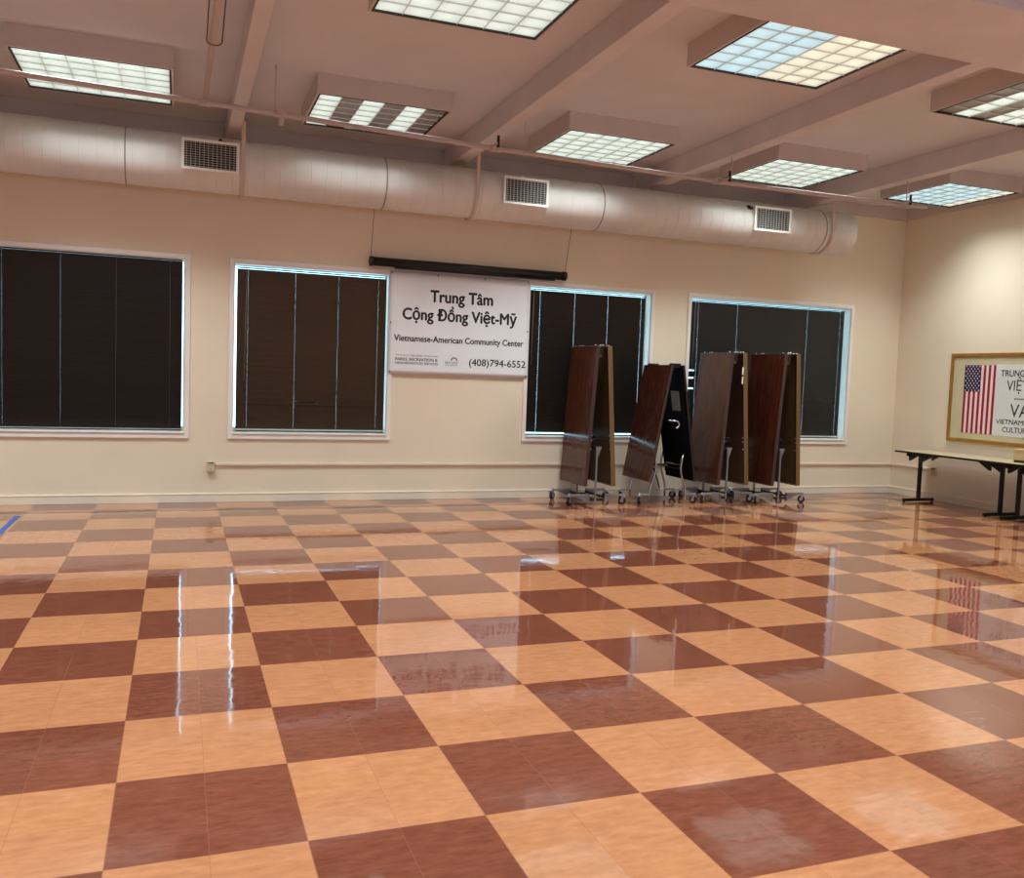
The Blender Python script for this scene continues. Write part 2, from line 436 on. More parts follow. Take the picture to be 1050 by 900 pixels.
for hx in (.80, 3.32, 8.22):
    b = B(); pts = [(hx, 0.0, CEIL-dz-.02)] if False else []
    b.box(hx-.019, hx+.019, -.30, -.296, .0, CEIL-dz if hx > 8 else ZB+.06-dz)
    seg = 16
    for kk in range(seg):
        a0, a1 = math.pi+math.pi*kk/seg, math.pi+math.pi*(kk+1)/seg
        ro, ri = dr+.0215, dr+.018
        p = lambda a, r, xx: (xx, r*math.cos(a), r*math.sin(a))
        b.hexa([p(a0, ri, hx-.019), p(a0, ri, hx+.019), p(a0, ro, hx+.019), p(a0, ro, hx-.019)],
               [p(a1, ri, hx-.019), p(a1, ri, hx+.019), p(a1, ro, hx+.019), p(a1, ro, hx-.019)])
    b.box(hx-.019, hx+.019, .296, .30, .0, CEIL-dz if hx > 8 else ZB+.06-dz)
    b.build('hanger_strap', M['strap'], duct)
# grilles on the duct
for gi, (gx, say) in enumerate([(.205, ''), (3.62, ''), (6.99, '')]):
    yl = 6.84-dy; z0, z1 = 3.492-dz, 3.80-dz; x0, x1 = gx, gx+.553
    fr = .028; b = B()
    b.box(x0, x1, yl, yl+.014, z0, z0+fr); b.box(x0, x1, yl, yl+.014, z1-fr, z1)
    b.box(x0, x0+fr, yl, yl+.014, z0+fr, z1-fr); b.box(x1-fr, x1, yl, yl+.014, z0+fr, z1-fr)
    # collar from the frame back into the duct
    b.box(x0+.02, x0+.026, yl+.014, yl+.26, z0+.016, z1-.016); b.box(x1-.026, x1-.02, yl+.014, yl+.26, z0+.016, z1-.016)
    b.box(x0+.02, x1-.02, yl+.014, yl+.26, z0+.012, z0+.018); b.box(x0+.02, x1-.02, yl+.014, yl+.26, z1-.018, z1-.012)
    g = b.build('air_grille', M['grille'], duct, .003)
    b = B(); b.box(x0+.026, x1-.026, yl+.024, yl+.027, z0+.018, z1-.018); b.build('duct_shade_plate', M['duct_shade'], g)  # dark plate paints the shade inside the duct opening
    b = B(); nb = 11
    for k in range(nb):
        zc = z0+fr+(z1-z0-2*fr)*(k+.5)/nb; th = math.radians(18)
        b.hexa([(x0+fr, yl+.004, zc-.002), (x1-fr, yl+.004, zc-.002), (x1-fr, yl+.004, zc+.002), (x0+fr, yl+.004, zc+.002)],
               [(x0+fr, yl+.012, zc-.001), (x1-fr, yl+.012, zc-.001), (x1-fr, yl+.012, zc+.003), (x0+fr, yl+.012, zc+.003)])
    b.build('louver_blades', M['blade'], g)
    b = B(); nv = 12
    for k in range(nv):
        xc = x0+fr+(x1-x0-2*fr)*(k+.5)/nv
        b.box(xc-.0022, xc+.0022, yl+.014, yl+.022, z0+fr, z1-fr)
    b.build('rear_vanes', M['blade'], g)
    b = B(); hx = x0+(.40 if gi == 0 else .27 if gi == 1 else -.03); zz = z1 if gi < 2 else z1-.03
    b.box(hx-.03, hx+.03, yl+.05, yl+.075, zz-.01, zz+.018); b.box(hx-.045, hx-.015, yl+.045, yl+.08, zz+.012, zz+.034)
    b.build('damper_lever', M['head'] if gi != 1 else M['grille'], g, .004)
    g['label'] = ['white duct grille with black damper lever, at the left beam', 'white duct grille above the banner and third window', 'white duct grille nearest the capped end'][gi]

# ------------------------------------------------------------------ sprinkler pipe
pipe = thing('sprinkler_pipe', (0, 5.5, 3.72), 'thin pinkish sprinkler pipe crossing below the ceiling lights', 'pipe')
def P(x, dyy, z): return (x, dyy, z-3.72)
run = [P(-7.9, -.3, 3.91), P(-1.12, 0, 3.83), P(.66, 0, 3.79), P(3.12, 0, 3.725), P(5.7, 0, 3.685), P(8.0, 0, 3.69), P(8.42, 0, 3.70)]
b = B(); b.tube(run, .024, 12); b.build('main_pipe', M['pipe'], pipe)
b = B(); b.tube([P(.39, 0, 3.83), P(.405, -1.6, 3.835), P(.43, -4.6, 3.84)], .024, 12); b.build('branch_pipe', M['pipe'], pipe)
def zmain(x):
    for p, q in zip(run, run[1:]):
        if p[0] <= x <= q[0]: return p[2]+(q[2]-p[2])*(x-p[0])/(q[0]-p[0])
    return run[-1][2]
for x in (.39, 1.03, 3.05, 5.55, 8.1):
    z = zmain(x); b = B(); b.tube([(x-.05, 0, z), (x+.05, 0, z)], .034, 12); b.tube([(x, 0, z), (x, -.055, z+.004)], .032, 12); b.build('tee_fitting', M['pipe'], pipe)
for x, kind in ((1.03, 'down'), (3.0, 'side'), (5.55, 'side'), (7.95, 'side')):
    z = zmain(x); b = B()
    if kind == 'down':
        b.tube([(x, 0, z), (x, 0, z-.10)], [.02, .024], 10)
        b.build('drop_nipple', M['pipe'], pipe)
    else:
        b.tube([(x+.05, 0, z), (x, -.10, z-.015), (x-.01, -.26, z-.02)], .02, 10); nip = b.build('drop_nipple', M['pipe'], pipe)
        b = B(); b.tube([(x-.01, -.25, z-.02), (x-.01, -.25, z-.035), (x-.01, -.25, z-.05), (x-.01, -.25, z+.05), (x-.01, -.25, z+.054)], [.012, .012, .016, .012, .02], 10)
        b.build('sprinkler_head', M['head'], pipe)
for x in (.98, 3.35, 5.72, 8.12):
    z = zmain(x); b = B(); b.tube([(x, 0, z+.02), (x, 0, CEIL-3.72)], .006, 6); b.tube([(x-.012, 0, z), (x+.012, 0, z)], .03, 10); b.build('hanger_rod', M['pipe'], pipe)
b = B(); pts = []
for kk in range(13):
    a = math.pi*kk/12; pts.append((.415+.052*math.cos(a), -1.5, 3.835-3.72-.03*math.sin(a)-.012))
pts = [(.477, -2.7, CEIL-3.72)]+pts+[(.373, -2.7, CEIL-3.72)]
b.tube(pts, .005, 6); b.build('hanger_loop', M['wire'], pipe)

# ------------------------------------------------------------------ ceiling lights
def fixture(x0, x1, y0, y1, cols, say, lit=1.0, tint=(.88, 1, 1.06)):
    cx, cy = (x0+x1)/2, (y0+y1)/2; hx, hy = (x1-x0)/2, (y1-y0)/2
    t = thing('ceiling_light', (cx, cy, ZL), say, 'ceiling light', 'box-mounted ceiling lights')
    h = CEIL-ZL; w = .02; b = B()
    b.box(-hx-w, hx+w, -hy-w, -hy, 0, h); b.box(-hx-w, hx+w, hy, hy+w, 0, h)
    b.box(-hx-w, -hx, -hy, hy, 0, h); b.box(hx, hx+w, -hy, hy, 0, h)
    b.build('box_housing', M['boxpaint'], t, .002)
    b = B(); r = .014
    b.box(-hx, hx, -hy, -hy+r, -.003, .03); b.box(-hx, hx, hy-r, hy, -.003, .03)
    b.box(-hx, -hx+r, -hy+r, hy-r, -.003, .03); b.box(hx-r, hx, -hy+r, hy-r, -.003, .03)
    b.build('gasket_rim', M['rim'], t)
    # lens columns
    mats = []; b = B(); nx = len(cols); ax, ay = hx-r, hy-r
    for k, c in enumerate(cols):
        if M[c] not in mats: mats.append(M[c])
        b.mi = mats.index(M[c]); xa = -ax+2*ax*k/nx; xb = -ax+2*ax*(k+1)/nx
        b.box(xa, xb, -ay, ay, .012, .02)
    b.build('lens', mats, t)
    b = B()
    for k in range(1, 6):
        xx = -ax+2*ax*k/6; b.box(xx-.0015, xx+.0015, -ay, ay, .001, .012)
        yy = -ay+2*ay*k/6; b.box(-ax, ax, yy-.0015, yy+.0015, .001, .012)
    b.build('louver_grid', M['louver'], t)
    if lit: lamp(cx, cy, 2*ax, 2*ay, lit, tint)
    return t
POWER = 43.5
def lamp(x, y, sx, sy, k, tint=(.88, 1, 1.06)):
    L = bpy.data.lights.new('fluorescent_tubes', 'AREA'); L.shape = 'RECTANGLE'; L.size = sx*.95; L.size_y = sy*.95
    L.energy = POWER*k; L.color = tint; L.spread = math.radians(117)
    o = bpy.data.objects.new('fluorescent_tubes', L); C.objects.link(o); o.location = (x, y, ZL-.012)
    return o
# added cool fill from behind the photographer, standing in for unseen windows
L = bpy.data.lights.new('daylight_fill', 'AREA'); L.shape = 'RECTANGLE'; L.size = 9; L.size_y = 1.9; L.energy = 140; L.color = (.46, .70, 1)
o = bpy.data.objects.new('daylight_fill', L); C.objects.link(o); o.location = (1.5, FW+.15, 1.7); o.rotation_euler = (math.radians(93), 0, 0)
n_, c_, w_, o_ = 'lens', 'lens_cool', 'lens_warm', 'lens_off'
YA, YB = 5.53, 6.625
fixture(-1.105, .115, YA-.07, YB-.05, [n_]*6, 'lit ceiling light furthest left in the back row')
fixture(1.365, 2.585, YA, YB, [n_, o_, n_, o_, n_, o_], 'ceiling light with alternate lit and dark strips', .55)
fixture(3.85, 5.045, YA+.02, YB+.0, [n_]*6, 'lit ceiling light above the middle duct grille, third from left in the back row')
fixture(6.34, 7.50, YA, YB, [n_]*6, 'lit ceiling light above the right duct grille', 1.0)
fixture(8.77, 9.91, YA-.01, YB-.02, [c_]*5+[w_], 'cool lit ceiling light in the back corner by the right wall', .8)
fixture(1.425, 2.645, 2.44, 3.49, [n_]*6, 'large bright white ceiling light cut by the top edge of view')
fixture(3.955, 5.165, 2.42, 3.475, [c_]*3+[w_]*3, 'ceiling light half bluish and half warm white beside the girder')
fixture(6.48, 7.66, 2.42, 3.52, [o_, n_, o_, n_, n_, o_], 'partly lit ceiling light at the right edge of view beside the girder', .6)
for y in (6.05,):
    for x in (-5.5, -3.0): lamp(x, y, 1.15, 1.05, 1)
for x in (-5.5, -3.0, -.5, 9.4): lamp(x, 2.95, 1.15, 1.05, 1)
for y in (0.1, -3.0, -6.2):
    for x in (-5.5, -3.0, -.5, 2.0, 4.5, 7.0, 9.3): lamp(x, y, 1.15, 1.05, 1)

# ------------------------------------------------------------------ projector screen case and banner
sc = thing('projector_screen', (2.27, W-.12, 2.825), 'black rolled-up projector screen case hanging above the banner', 'screen')
b = B(); b.tube([(.03, 0, 0), (2.47, 0, 0)], .052, 16); b.build('screen_case', M['screen'], sc)
for a in (0, 2.455):
    b = B(); b.tube([(a, 0, 0), (a+.045, 0, 0)], .058, 16); b.build('end_cap', M['blackmetal'], sc, .004)
b = B(); b.box(.3, 2.35, -.012, .012, -.068, -.048); b.build('bottom_bar', M['blackmetal'], sc, .004)
for a in (.015, 2.487):
    b = B(); b.tube([(a, 0, .05), (a, -.05, 3.36-2.825)] if False else [(a, 0, .05), (a, -.15, 3.42-2.825)], .0032, 6); b.build('hanging_wire', M['wire'], sc)

ban = thing('banner', (3.435, W-.03, 1.528), 'white vinyl banner with black Vietnamese lettering between the second and third windows', 'banner')
bx0, bx1, bz0, bz1 = 2.546, 4.326, 1.528, 2.742
def to_ban(x, z, d=0.0): return Vector((x-3.435, -.0025-d-.004*math.sin((x-2.5)*5.2)*math.sin((z-1.5)*2.4), z-1.528))
b = B(); nx, nz = 36, 24; G = {}
for lay, off in ((0, 0.0), (1, -.002)):
    for i in range(nx+1):
        for j in range(nz+1):
            x = bx0+(bx1-bx0)*i/nx; z = bz0+(bz1-bz0)*j/nz
            G[lay, i, j] = b.b.verts.new(to_ban(x, z, off+.0))
for i in range(nx):
    for j in range(nz):
        for lay in (0, 1):
            f = b.b.faces.new((G[lay, i, j], G[lay, i+1, j], G[lay, i+1, j+1], G[lay, i, j+1])); f.smooth = True
for i in range(nx):
    b.b.faces.new((G[0, i, 0], G[0, i+1, 0], G[1, i+1, 0], G[1, i, 0])); b.b.faces.new((G[0, i, nz], G[0, i+1, nz], G[1, i+1, nz], G[1, i, nz]))
for j in range(nz):
    b.b.faces.new((G[0, 0, j], G[0, 0, j+1], G[1, 0, j+1], G[1, 0, j])); b.b.faces.new((G[0, nx, j], G[0, nx, j+1], G[1, nx, j+1], G[1, nx, j]))
b.build('vinyl_sheet', M['banner'], ban)
T = lambda s, m, x0, x1, z, cap, bold: text_mesh('lettering', s, M[m], ban, to_ban, x0, x1, z, cap, bold)
T('Trung Tâm', 'ink', 3.043, 3.835, 2.405, .137, .034)
T('Cộng Đồng Việt-Mỹ', 'ink', 2.705, 4.157, 2.182, .132, .034)
T('Vietnamese-American Community Center', 'ink', 2.607, 4.258, 1.920, .072, .028)
T('(408)794-6552', 'ink', 3.556, 4.298, 1.655, .083, .014)
T('SAN JOSE', 'darkgrey', 2.815, 2.955, 1.741, .018, .01)
T('PARKS, RECREATION &', 'darkgrey', 2.627, 3.150, 1.687, .033, .02)
T('NEIGHBORHOOD SERVICES', 'darkgrey', 2.630, 3.155, 1.645, .026, .012)
T('SAN JOSE', 'greyink', 3.245, 3.41, 1.668, .028, .012)
b = B()
def strip(b, pts, d=.0012):
    lo = [to_ban(x, z, 0) for x, z in pts]; hi = [to_ban(x, z, d) for x, z in pts]; b.hexa(lo, hi)
strip(b, [(2.628, 1.7485), (2.795, 1.7485), (2.795, 1.753), (2.628, 1.753)]); b.build('printed_rule', M['darkgrey'], ban)
b = B(); strip(b, [(2.975, 1.7485), (3.15, 1.7485), (3.15, 1.753), (2.975, 1.753)])
b.build('printed_rule', M['darkgrey'], ban)
b = B()
for kk in range(10):
    a0, a1 = math.pi*(1-kk/10), math.pi*(1-(kk+1)/10)
    cxx, czz = 3.362, 1.708
    strip(b, [(cxx+.042*math.cos(a0), czz+.042*math.sin(a0)), (cxx+.042*math.cos(a1), czz+.042*math.sin(a1)),
              (cxx+.028*math.cos(a1), czz+.028*math.sin(a1)), (cxx+.028*math.cos(a0), czz+.028*math.sin(a0))])
b.build('arch_logo', M['darkgrey'], ban)
b = B(); strip(b, [(3.25, 1.648), (3.41, 1.648), (3.41, 1.653), (3.25, 1.653)]); b.build('logo_rule', M['greyink'], ban)
for gx, gz in ((2.562, 2.722), (3.130, 2.722), (3.728, 2.722), (4.30, 2.726), (2.560, 2.134), (4.313, 2.11), (2.562, 1.548), (4.31, 1.548)):
    p = to_ban(gx, gz, 0); b = B(); b.tube([(p.x, p.y, p.z), (p.x, p.y-.003, p.z)], .009, 10); b.build('grommet', M['darksteel'], ban)

# ------------------------------------------------------------------ wall raceway and outlets
tr = thing('cable_raceway', (.6, W, .43), 'thin peach surface raceway running low along the walls from the outlet', 'raceway')
b = B(); b.box(0, RW-.6, -.022, 0, -.013, .013); b.build('back_run', M['rail'], tr, .003)
b = B(); b.box(RW-.6-.022, RW-.6, 6.95-W, -.022, -.013, .017); b.build('side_run', M['rail'], tr, .003)
def outlet(loc, rot, say):
    t = thing('wall_outlet', loc, say, 'outlet'); t.rotation_euler = (0, 0, rot)
    b = B(); b.box(-.04, .04, -.045, 0, 0, .125); b.build('outlet_box', M['outlet'], t, .004)
    b = B(); b.box(-.034, .034, -.05, -.045, .008, .117); b.build('cover_plate', M['outlet'], t, .002)
    for zc in (.035, .085):
        b = B(); b.box(-.017, .017, -.0525, -.0495, zc-.014, zc+.014); sk = b.build('socket', M['outlet'], t, .001)
        for xc in (-.007, .007):
            b = B(); b.box(xc-.002, xc+.002, -.0532, -.052, zc-.006, zc+.006); b.build('slot', M['outlet_dark'], sk)
    b = B(); b.box(-.03, .03, -.052, -.049, .1, .112); b.build('plate_gap', M['outlet_dark'], t)
outlet((.549, W, .345), 0, 'ivory outlet box on the wall between the first two windows')
outlet((RW, 6.90, .345), -math.pi/2, 'outlet box low on the right wall behind the trestle table')

# ------------------------------------------------------------------ framed poster on the right wall
py0, py1, pz0, pz1 = 6.724, 4.85, .871, 2.076       # extends past the edge of view
fp = thing('framed_poster', (RW, (py0+py1)/2, pz0), 'gold-framed poster with an American flag on the right wall', 'poster')
cyp = (py0+py1)/2
def to_right(y, z, d=0.0): return Vector((-.020-d, y-cyp, z-pz0))
fw = .048; b = B()
def rbox(b, ya, yb, za, zb, d0, d1): b.box(-d1, -d0, min(ya, yb)-cyp, max(ya, yb)-cyp, za-pz0, zb-pz0)
rbox(b, py0, py1, pz0, pz0+fw, 0, .034); rbox(b, py0, py1, pz1-fw, pz1, 0, .034)
rbox(b, py0, py0-fw, pz0+fw, pz1-fw, 0, .034); rbox(b, py1, py1+fw, pz0+fw, pz1-fw, 0, .034)
b.build('gold_frame', M['gold'], fp, .006)
b = B(); rbox(b, py0-fw, py1+fw, pz0+fw, pz1-fw, .004, .016); b.build('mat_board', M['mat'], fp)
b = B(); rbox(b, 5.990, 5.10, .992, 1.925, .016, .019); b.build('paper_sheet', M['paper'], fp)
# flag hung vertically: canton at the upper left
fl = None; fy0, fy1, fz0, fz1 = 6.488, 5.990, 1.0, 1.916
b = B(); sw = (fy0-fy1)/13; canton_z = fz1-.357
for k in range(13):
    b.mi = 0 if k % 2 == 0 else 1
    za = fz0; zt = canton_z if k < 7 else fz1
    rbox(b, fy0-sw*k, fy0-sw*(k+1), za, zt, .016, .0195)
flag = b.build('flag_stripes', [M['red'], M['white']], fp)
b = B(); rbox(b, fy0, fy0-7*sw, canton_z, fz1, .016, .0197); b.build('canton', M['navy'], fp)
b = B()
for r in range(11):
    for c in range(6 if False else 5 if r % 2 == 0 else 4):
        yy = fy0-7*sw*((c+.5+(.5 if r % 2 else 0))/5); zz = fz1-.357*(r+.55)/11.1
        pts = []
        for q in range(10):
            a = math.pi/2+q*math.pi/5; rr = .0135 if q % 2 == 0 else .0058
            pts.append((yy+rr*math.cos(a), zz+rr*math.sin(a)))
        b.hexa([to_right(u, v, -.0005) for u, v in pts], [to_right(u, v, .0008) for u, v in pts])
b.build('stars', M['white'], fp)
def to_poster(yneg, z, d=0.0): return to_right(-yneg, z, d-.0006)
TP = lambda s, m, ya, yb, z, cap, bold: text_mesh('lettering', s, M[m], fp, to_poster, -ya, -yb, z, cap, bold)
TP('TRUNG TÂM', 'ink', 5.91, 5.32, 1.770, .080, .012)
TP('VIỆT-MỸ', 'ink', 5.81, 5.22, 1.588, .130, .0)
TP('VA', 'greenink', 5.737, 5.455, 1.250, .165, .0)
TP('VIETNAMESE', 'ink', 5.938, 5.39, 1.152, .060, .004)
TP('CULTURAL', 'ink', 5.833, 5.37, 1.047, .068, .004)
b = B(); rbox(b, 5.69, 5.38, 1.474, 1.492, .0185, .0202); b.build('printed_rule', M['greyink'], fp)

# ------------------------------------------------------------------ trestle tables along the right wall
def trestle(y_far, length, say, leg_far, leg_near):
    xa, xb = 9.59, 10.205; h = .71
    t = thing('trestle_table', ((xa+xb)/2, y_far-length/2, 0), say, 'table', 'trestle tables along the right wall')
    hx, hy = (xb-xa)/2, length/2
    b = B(); b.box(-hx+.004, hx-.004, -hy+.004, hy-.004, h-.024, h+.001); b.build('tabletop', M['laminate_top'], t, .002)
    b = B(); b.box(-hx, -hx+.004, -hy, hy, h-.026, h); b.box(hx-.004, hx, -hy, hy, h-.026, h)
    b.box(-hx+.004, hx-.004, -hy, -hy+.004, h-.026, h); b.box(-hx+.004, hx-.004, hy-.004, hy, h-.026, h); b.build('edge_band', M['blackmetal'], t, .002)
    for ly, sgn in ((leg_far, -1), (leg_near, 1)):
        y = ly-(y_far-length/2)
        b = B(); b.box(-.026, .026, y-.018, y+.018, .045, h-.07); b.box(-.27, .27, y-.02, y+.02, .012, .05)
        for fx in (-.25, .25): b.tube([(fx, y, 0), (fx, y, .014)], .016, 10)
        lg = b.build('leg', M['blackmetal'], t, .005)
        b = B(); b.box(-.24, .24, y-.022, y+.022, h-.07, h-.026)
        s2 = sgn
        for xx in (-.2, .2):
            b.hexa([(xx-.012, y, h-.13), (xx+.012, y, h-.13), (xx+.012, y+.02*s2, h-.13), (xx-.012, y+.02*s2, h-.13)],
                   [(xx-.012, y, h-.026), (xx+.012, y, h-.026), (xx+.012, y+.2*s2, h-.026), (xx-.012, y+.2*s2, h-.026)])
        b.hexa([(-.03, y, h-.15), (.03, y, h-.15), (.03, y+.02*s2, h-.15), (-.03, y+.02*s2, h-.15)],
               [(-.03, y, h-.026), (.03, y, h-.026), (.03, y+.26*s2, h-.026), (-.03, y+.26*s2, h-.026)])
        b.box(-.04, .04, y-.09*s2 if s2 > 0 else y+.04, y-.04*s2 if s2 > 0 else y+.09, h-.055, h-.026)
        b.build('folding_brace', M['blackmetal'], lg)
    return t
trestle(6.965, 1.60, 'beige-topped black trestle table nearest the back corner, below the framed poster', 6.80, 5.47)
trestle(5.36, 1.60, 'beige-topped black trestle table holding the carton, cut by the right edge of view', 5.22, 3.9)
ct = thing('carton', (9.94, 5.10, .711), 'low tan carton with dark maroon foot band on the nearer trestle table', 'box')
b = B(); b.box(-.13, .2, -.2, .16, .030, .165); b.box(-.134, .204, -.204, .164, .135, .168); b.build('carton_body', M['cardboard'], ct, .004)
b = B(); b.box(-.125, .195, -.195, .155, 0, .030); b.build('foot_band', M['maroon'], ct, .003)
tb = thing('storage_tub', (9.97, 5.08, .8792), 'small teal tub with a pale blue rim, standing on the tan carton', 'tub')
b = B(); b.hexa([(-.07, -.12, 0), (.1, -.12, 0), (.1, .10, 0), (-.07, .10, 0)], [(-.09, -.14, .13), (.12, -.14, .13), (.12, .12, .13), (-.09, .12, .13)]); b.build('tub_body', M['teal'], tb, .006)
b = B(); b.box(-.098, .128, -.148, .128, .13, .148); b.build('lid', M['paleblue'], tb, .005)

# ------------------------------------------------------------------ folded mobile tables
def slab(b, xt, xb_, zt, zb, y0, y1, th, side):
    """one leaning leaf: outer face through (xt,zt) and (xb_,zb); thickness inward (side=+1 to +x)"""
    b.hexa([(xb_, y0, zb), (xb_+th*side, y0, zb), (xb_+th*side, y1, zb), (xb_, y1, zb)],
           [(xt, y0, zt), (xt+th*side, y0, zt), (xt+th*side, y1, zt), (xt, y1, zt)])
def caster(par, x, y, rot=0.0):
    r = .047; ca, sa = math.cos(rot), math.sin(rot)
    b = B(); ax = Vector((-sa, ca, 0)); c0 = Vector((x+.018*ca, y+.018*sa, r))
    b.tube([c0-ax*.016, c0-ax*.013, c0+ax*.013, c0+ax*.016], [r-.004, r, r, r-.004], 20)
    w = b.build('caster_wheel', M['rubber'], par)
    b = B(); b.tube([c0-ax*.0185, c0+ax*.0185], .022, 14); b.build('wheel_hub', M['hub'], w)
    b = B()
    for s_ in (-1, 1):
        p0 = c0+ax*(.022*s_); q = Vector((x, y, .108))+ax*(.022*s_)
        d = Vector((ca, sa, 0))
        b.hexa([p0-d*.012-ax*.0015, p0+d*.012-ax*.0015, p0+d*.012+ax*.0015, p0-d*.012+ax*.0015],
               [q-d*.02-ax*.0015, q+d*.02-ax*.0015, q+d*.02+ax*.0015, q-d*.02+ax*.0015])
    b.box(x-.026, x+.026, y-.026, y+.026, .106, .112); b.tube([(x, y, .110), (x, y, .135)], .011, 10)
    b.build('caster_fork', M['hub'], w)

def folded_table(x0, y0, dep, zt, zb, lt, lb, rt, rb_, say, wood_m, foot=.375):
    """x0,y0: centre and near side on the floor; lt, lb / rt, rb_: outer x of left and right leaf at top and bottom"""
    t = thing('folding_table', (x0, y0, 0), say, 'folding table', 'folded mahogany tables by the windows')
    th = .03
    for which, (xt, xb_, s) in enumerate(((lt, lb, 1), (rt, rb_, -1))):
        xt -= x0; xb_ -= x0
        b = B(); slab(b, xt, xb_, zt, zb, .006, dep-.006, th, s)
        for f in b.b.faces: f.material_index = 1
        b.b.normal_update()
        o = None
        bm = b.b; bmesh.ops.recalc_face_normals(bm, faces=bm.faces[:])
        for f in bm.faces:
            n = f.normal
            f.material_index = 0 if n.x*s < -.9 else 1
        o = b.build('tabletop', [wood_m, M['underside']], t)
        # edge band: hugs the four narrow sides
        b = B(); ew = .044 if which == 0 else .062
        for ya, yb in ((-.001, .006), (dep-.006, dep+.001)): slab(b, xt-.001*s, xb_-.001*s, zt+.001, zb-.001, ya, yb, ew, s)
        k = (xt-xb_)/(zt-zb)
        slab(b, xb_+k*.008-.0005*s, xb_-.0005*s, zb+.008, zb-.004, .004, dep-.004, ew-.01, s)
        slab(b, xt-.0005*s, xt-k*.008-.0005*s, zt+.004, zt-.008, .004, dep-.004, ew-.01, s)
        b.build('edge_band', M['dark_edge'] if which == 0 else M['tan_edge'], o, .002)
        # steel rail behind the near and far edges of the underside
        b = B()
        for ya in (.014, dep-.05): slab(b, xt+th*s, xb_+th*s, zt-.04, zb+.04, ya, ya+.036, .022, s)
        b.build('apron_rail', M['blackmetal'], o)
        for zc in (.86, .80, .70):
            xx = xb_+k*(zc-zb)+(th+.020)*s
            for yy in (.026, dep-.034):
                b = B(); b.tube([(xx, yy, zc), (xx+.016*s, yy, zc)], .009, 8); b.build('bolt', M['chrome'], o)
    # hinge at the top: black plates, chrome bolts, tan brackets
    cx = (lt+rt)/2-x0
    for yy in (.05, dep-.10):
        b = B(); b.box(lt-x0+.03, rt-x0-.03, yy, yy+.05, zt-.015, zt+.022)
        b.hexa([(cx-.05, yy, zt-.10), (cx+.012, yy, zt-.10), (cx+.012, yy+.006, zt-.10), (cx-.05, yy+.006, zt-.10)],
               [(lt-x0+.03, yy, zt-.012), (cx+.012, yy, zt-.012), (cx+.012, yy+.006, zt-.012), (lt-x0+.03, yy+.006, zt-.012)])
        hg = b.build('hinge', M['blackmetal'], t, .003)
        b = B()
        for hx_ in (-.035, .0, .05): b.tube([(cx+hx_, yy-.012, zt+.012-abs(hx_)*.2), (cx+hx_, yy+.055, zt+.012-abs(hx_)*.2)], .013, 8)
        b.tube([(lt-x0+.012, yy+.012, zt), (lt-x0+.012, yy+.012, zt+.016)], .008, 8); b.tube([(rt-x0-.02, yy+.012, zt), (rt-x0-.02, yy+.012, zt+.016)], .008, 8)
        b.build('hinge_bolts', M['chrome'], hg)
        b = B(); b.box(cx-.045, cx+.0, yy+.012, yy+.018, zt-.135, zt-.02); b.build('hinge_bracket', M['tan_edge'], hg)
    # undercarriage: posts, feet, spars, casters
    yn, yf = .115, dep-.115+.03
    for yy, nm in ((yn, 'near'), (yf, 'far')):
        b = B(); b.box(-.030, -.008, yy-.012, yy+.012, .05, .70); ps = b.build('post', M['steel'], t, .003)
        b = B()
        b.hexa([(-.034, yy-.004, .62), (-.004, yy-.004, .58), (-.004, yy+.004, .58), (-.034, yy+.004, .62)],
               [(-.034, yy-.004, .72), (.045, yy-.004, .72), (.045, yy+.004, .72), (-.034, yy+.004, .72)])
        b.build('gusset', M['steel'], ps)
        for s in (-1, 1):
            b = B(); b.box(min(s*.105, s*foot), max(s*.105, s*foot), yy-.016, yy+.016, .108, .136)
            b.hexa([(s*.105, yy-.018, .022), (s*.117, yy-.018, .022), (s*.117, yy+.018, .022), (s*.105, yy+.018, .022)],
                   [(s*.105, yy-.018, .136), (s*.117, yy-.018, .136), (s*.117, yy+.018, .136), (s*.105, yy+.018, .136)])
            b.hexa([(s*.112, yy-.003, .03), (s*.125, yy-.003, .03), (s*.125, yy+.003, .03), (s*.112, yy+.003, .03)],
                   [(s*.112, yy-.003, .11), (s*.29, yy-.003, .11), (s*.29, yy+.003, .11), (s*.112, yy+.003, .11)])
            ft = b.build('foot', M['steel'], t, .002)
            caster(t, s*foot, yy, math.pi*.5+s*.9 if yy == yn else -math.pi*.5*s*.4)
    for s in (-1, 1):
        b = B(); b.box(s*.105-.012, s*.105+.012, yn, yf, .085, .108); b.build('floor_spar', M['darksteel'], t, .002)
    b = B(); b.box(-.105, .105, yn-.01, yn+.01, .052, .082); b.box(-.105, .105, yf-.01, yf+.01, .052, .082); b.box(-.03, -.008, yn, yf, .052, .075); b.build('cross_bar', M['darksteel'], t, .002)
    b = B()
    for zc in (.70, .84): b.tube([(-.018, yn, zc), (-.018, yf, zc)], .012, 8)
    for yy in (yn, yf): b.tube([(lb-x0+.07, yy+.02, .80), (rb_-x0-.08, yy+.02, .80)], .008, 8)
    b.build('torsion_bars', M['blackmetal'], t)
    return t
folded_table(5.035, 6.92, .735, 1.945, .25, 4.90, 4.835-.03, 5.108, 5.232, 'upright folded mahogany table on casters, leftmost of the four', M['mahogany_light'])
t3 = folded_table(6.915, 6.915, .735, 1.945, .248, 6.80, 6.68, 7.034, 7.156, 'upright folded mahogany table with white tags on its inner edge, third from left', M['mahogany_light'])
folded_table(7.65, 6.80, .735, 1.96, .245, 7.535, 7.425, 7.775, 7.878, 'upright folded dark mahogany table, rightmost of the four', M['mahogany'])
for za in (1.72, 1.60):
    b = B(); b.box(7.034+.012-6.915-.075, 7.034-6.915-.055+.012, -.004, -.0015, za-.05, za+.045); b.build('paper_tag', M['paper'], t3)

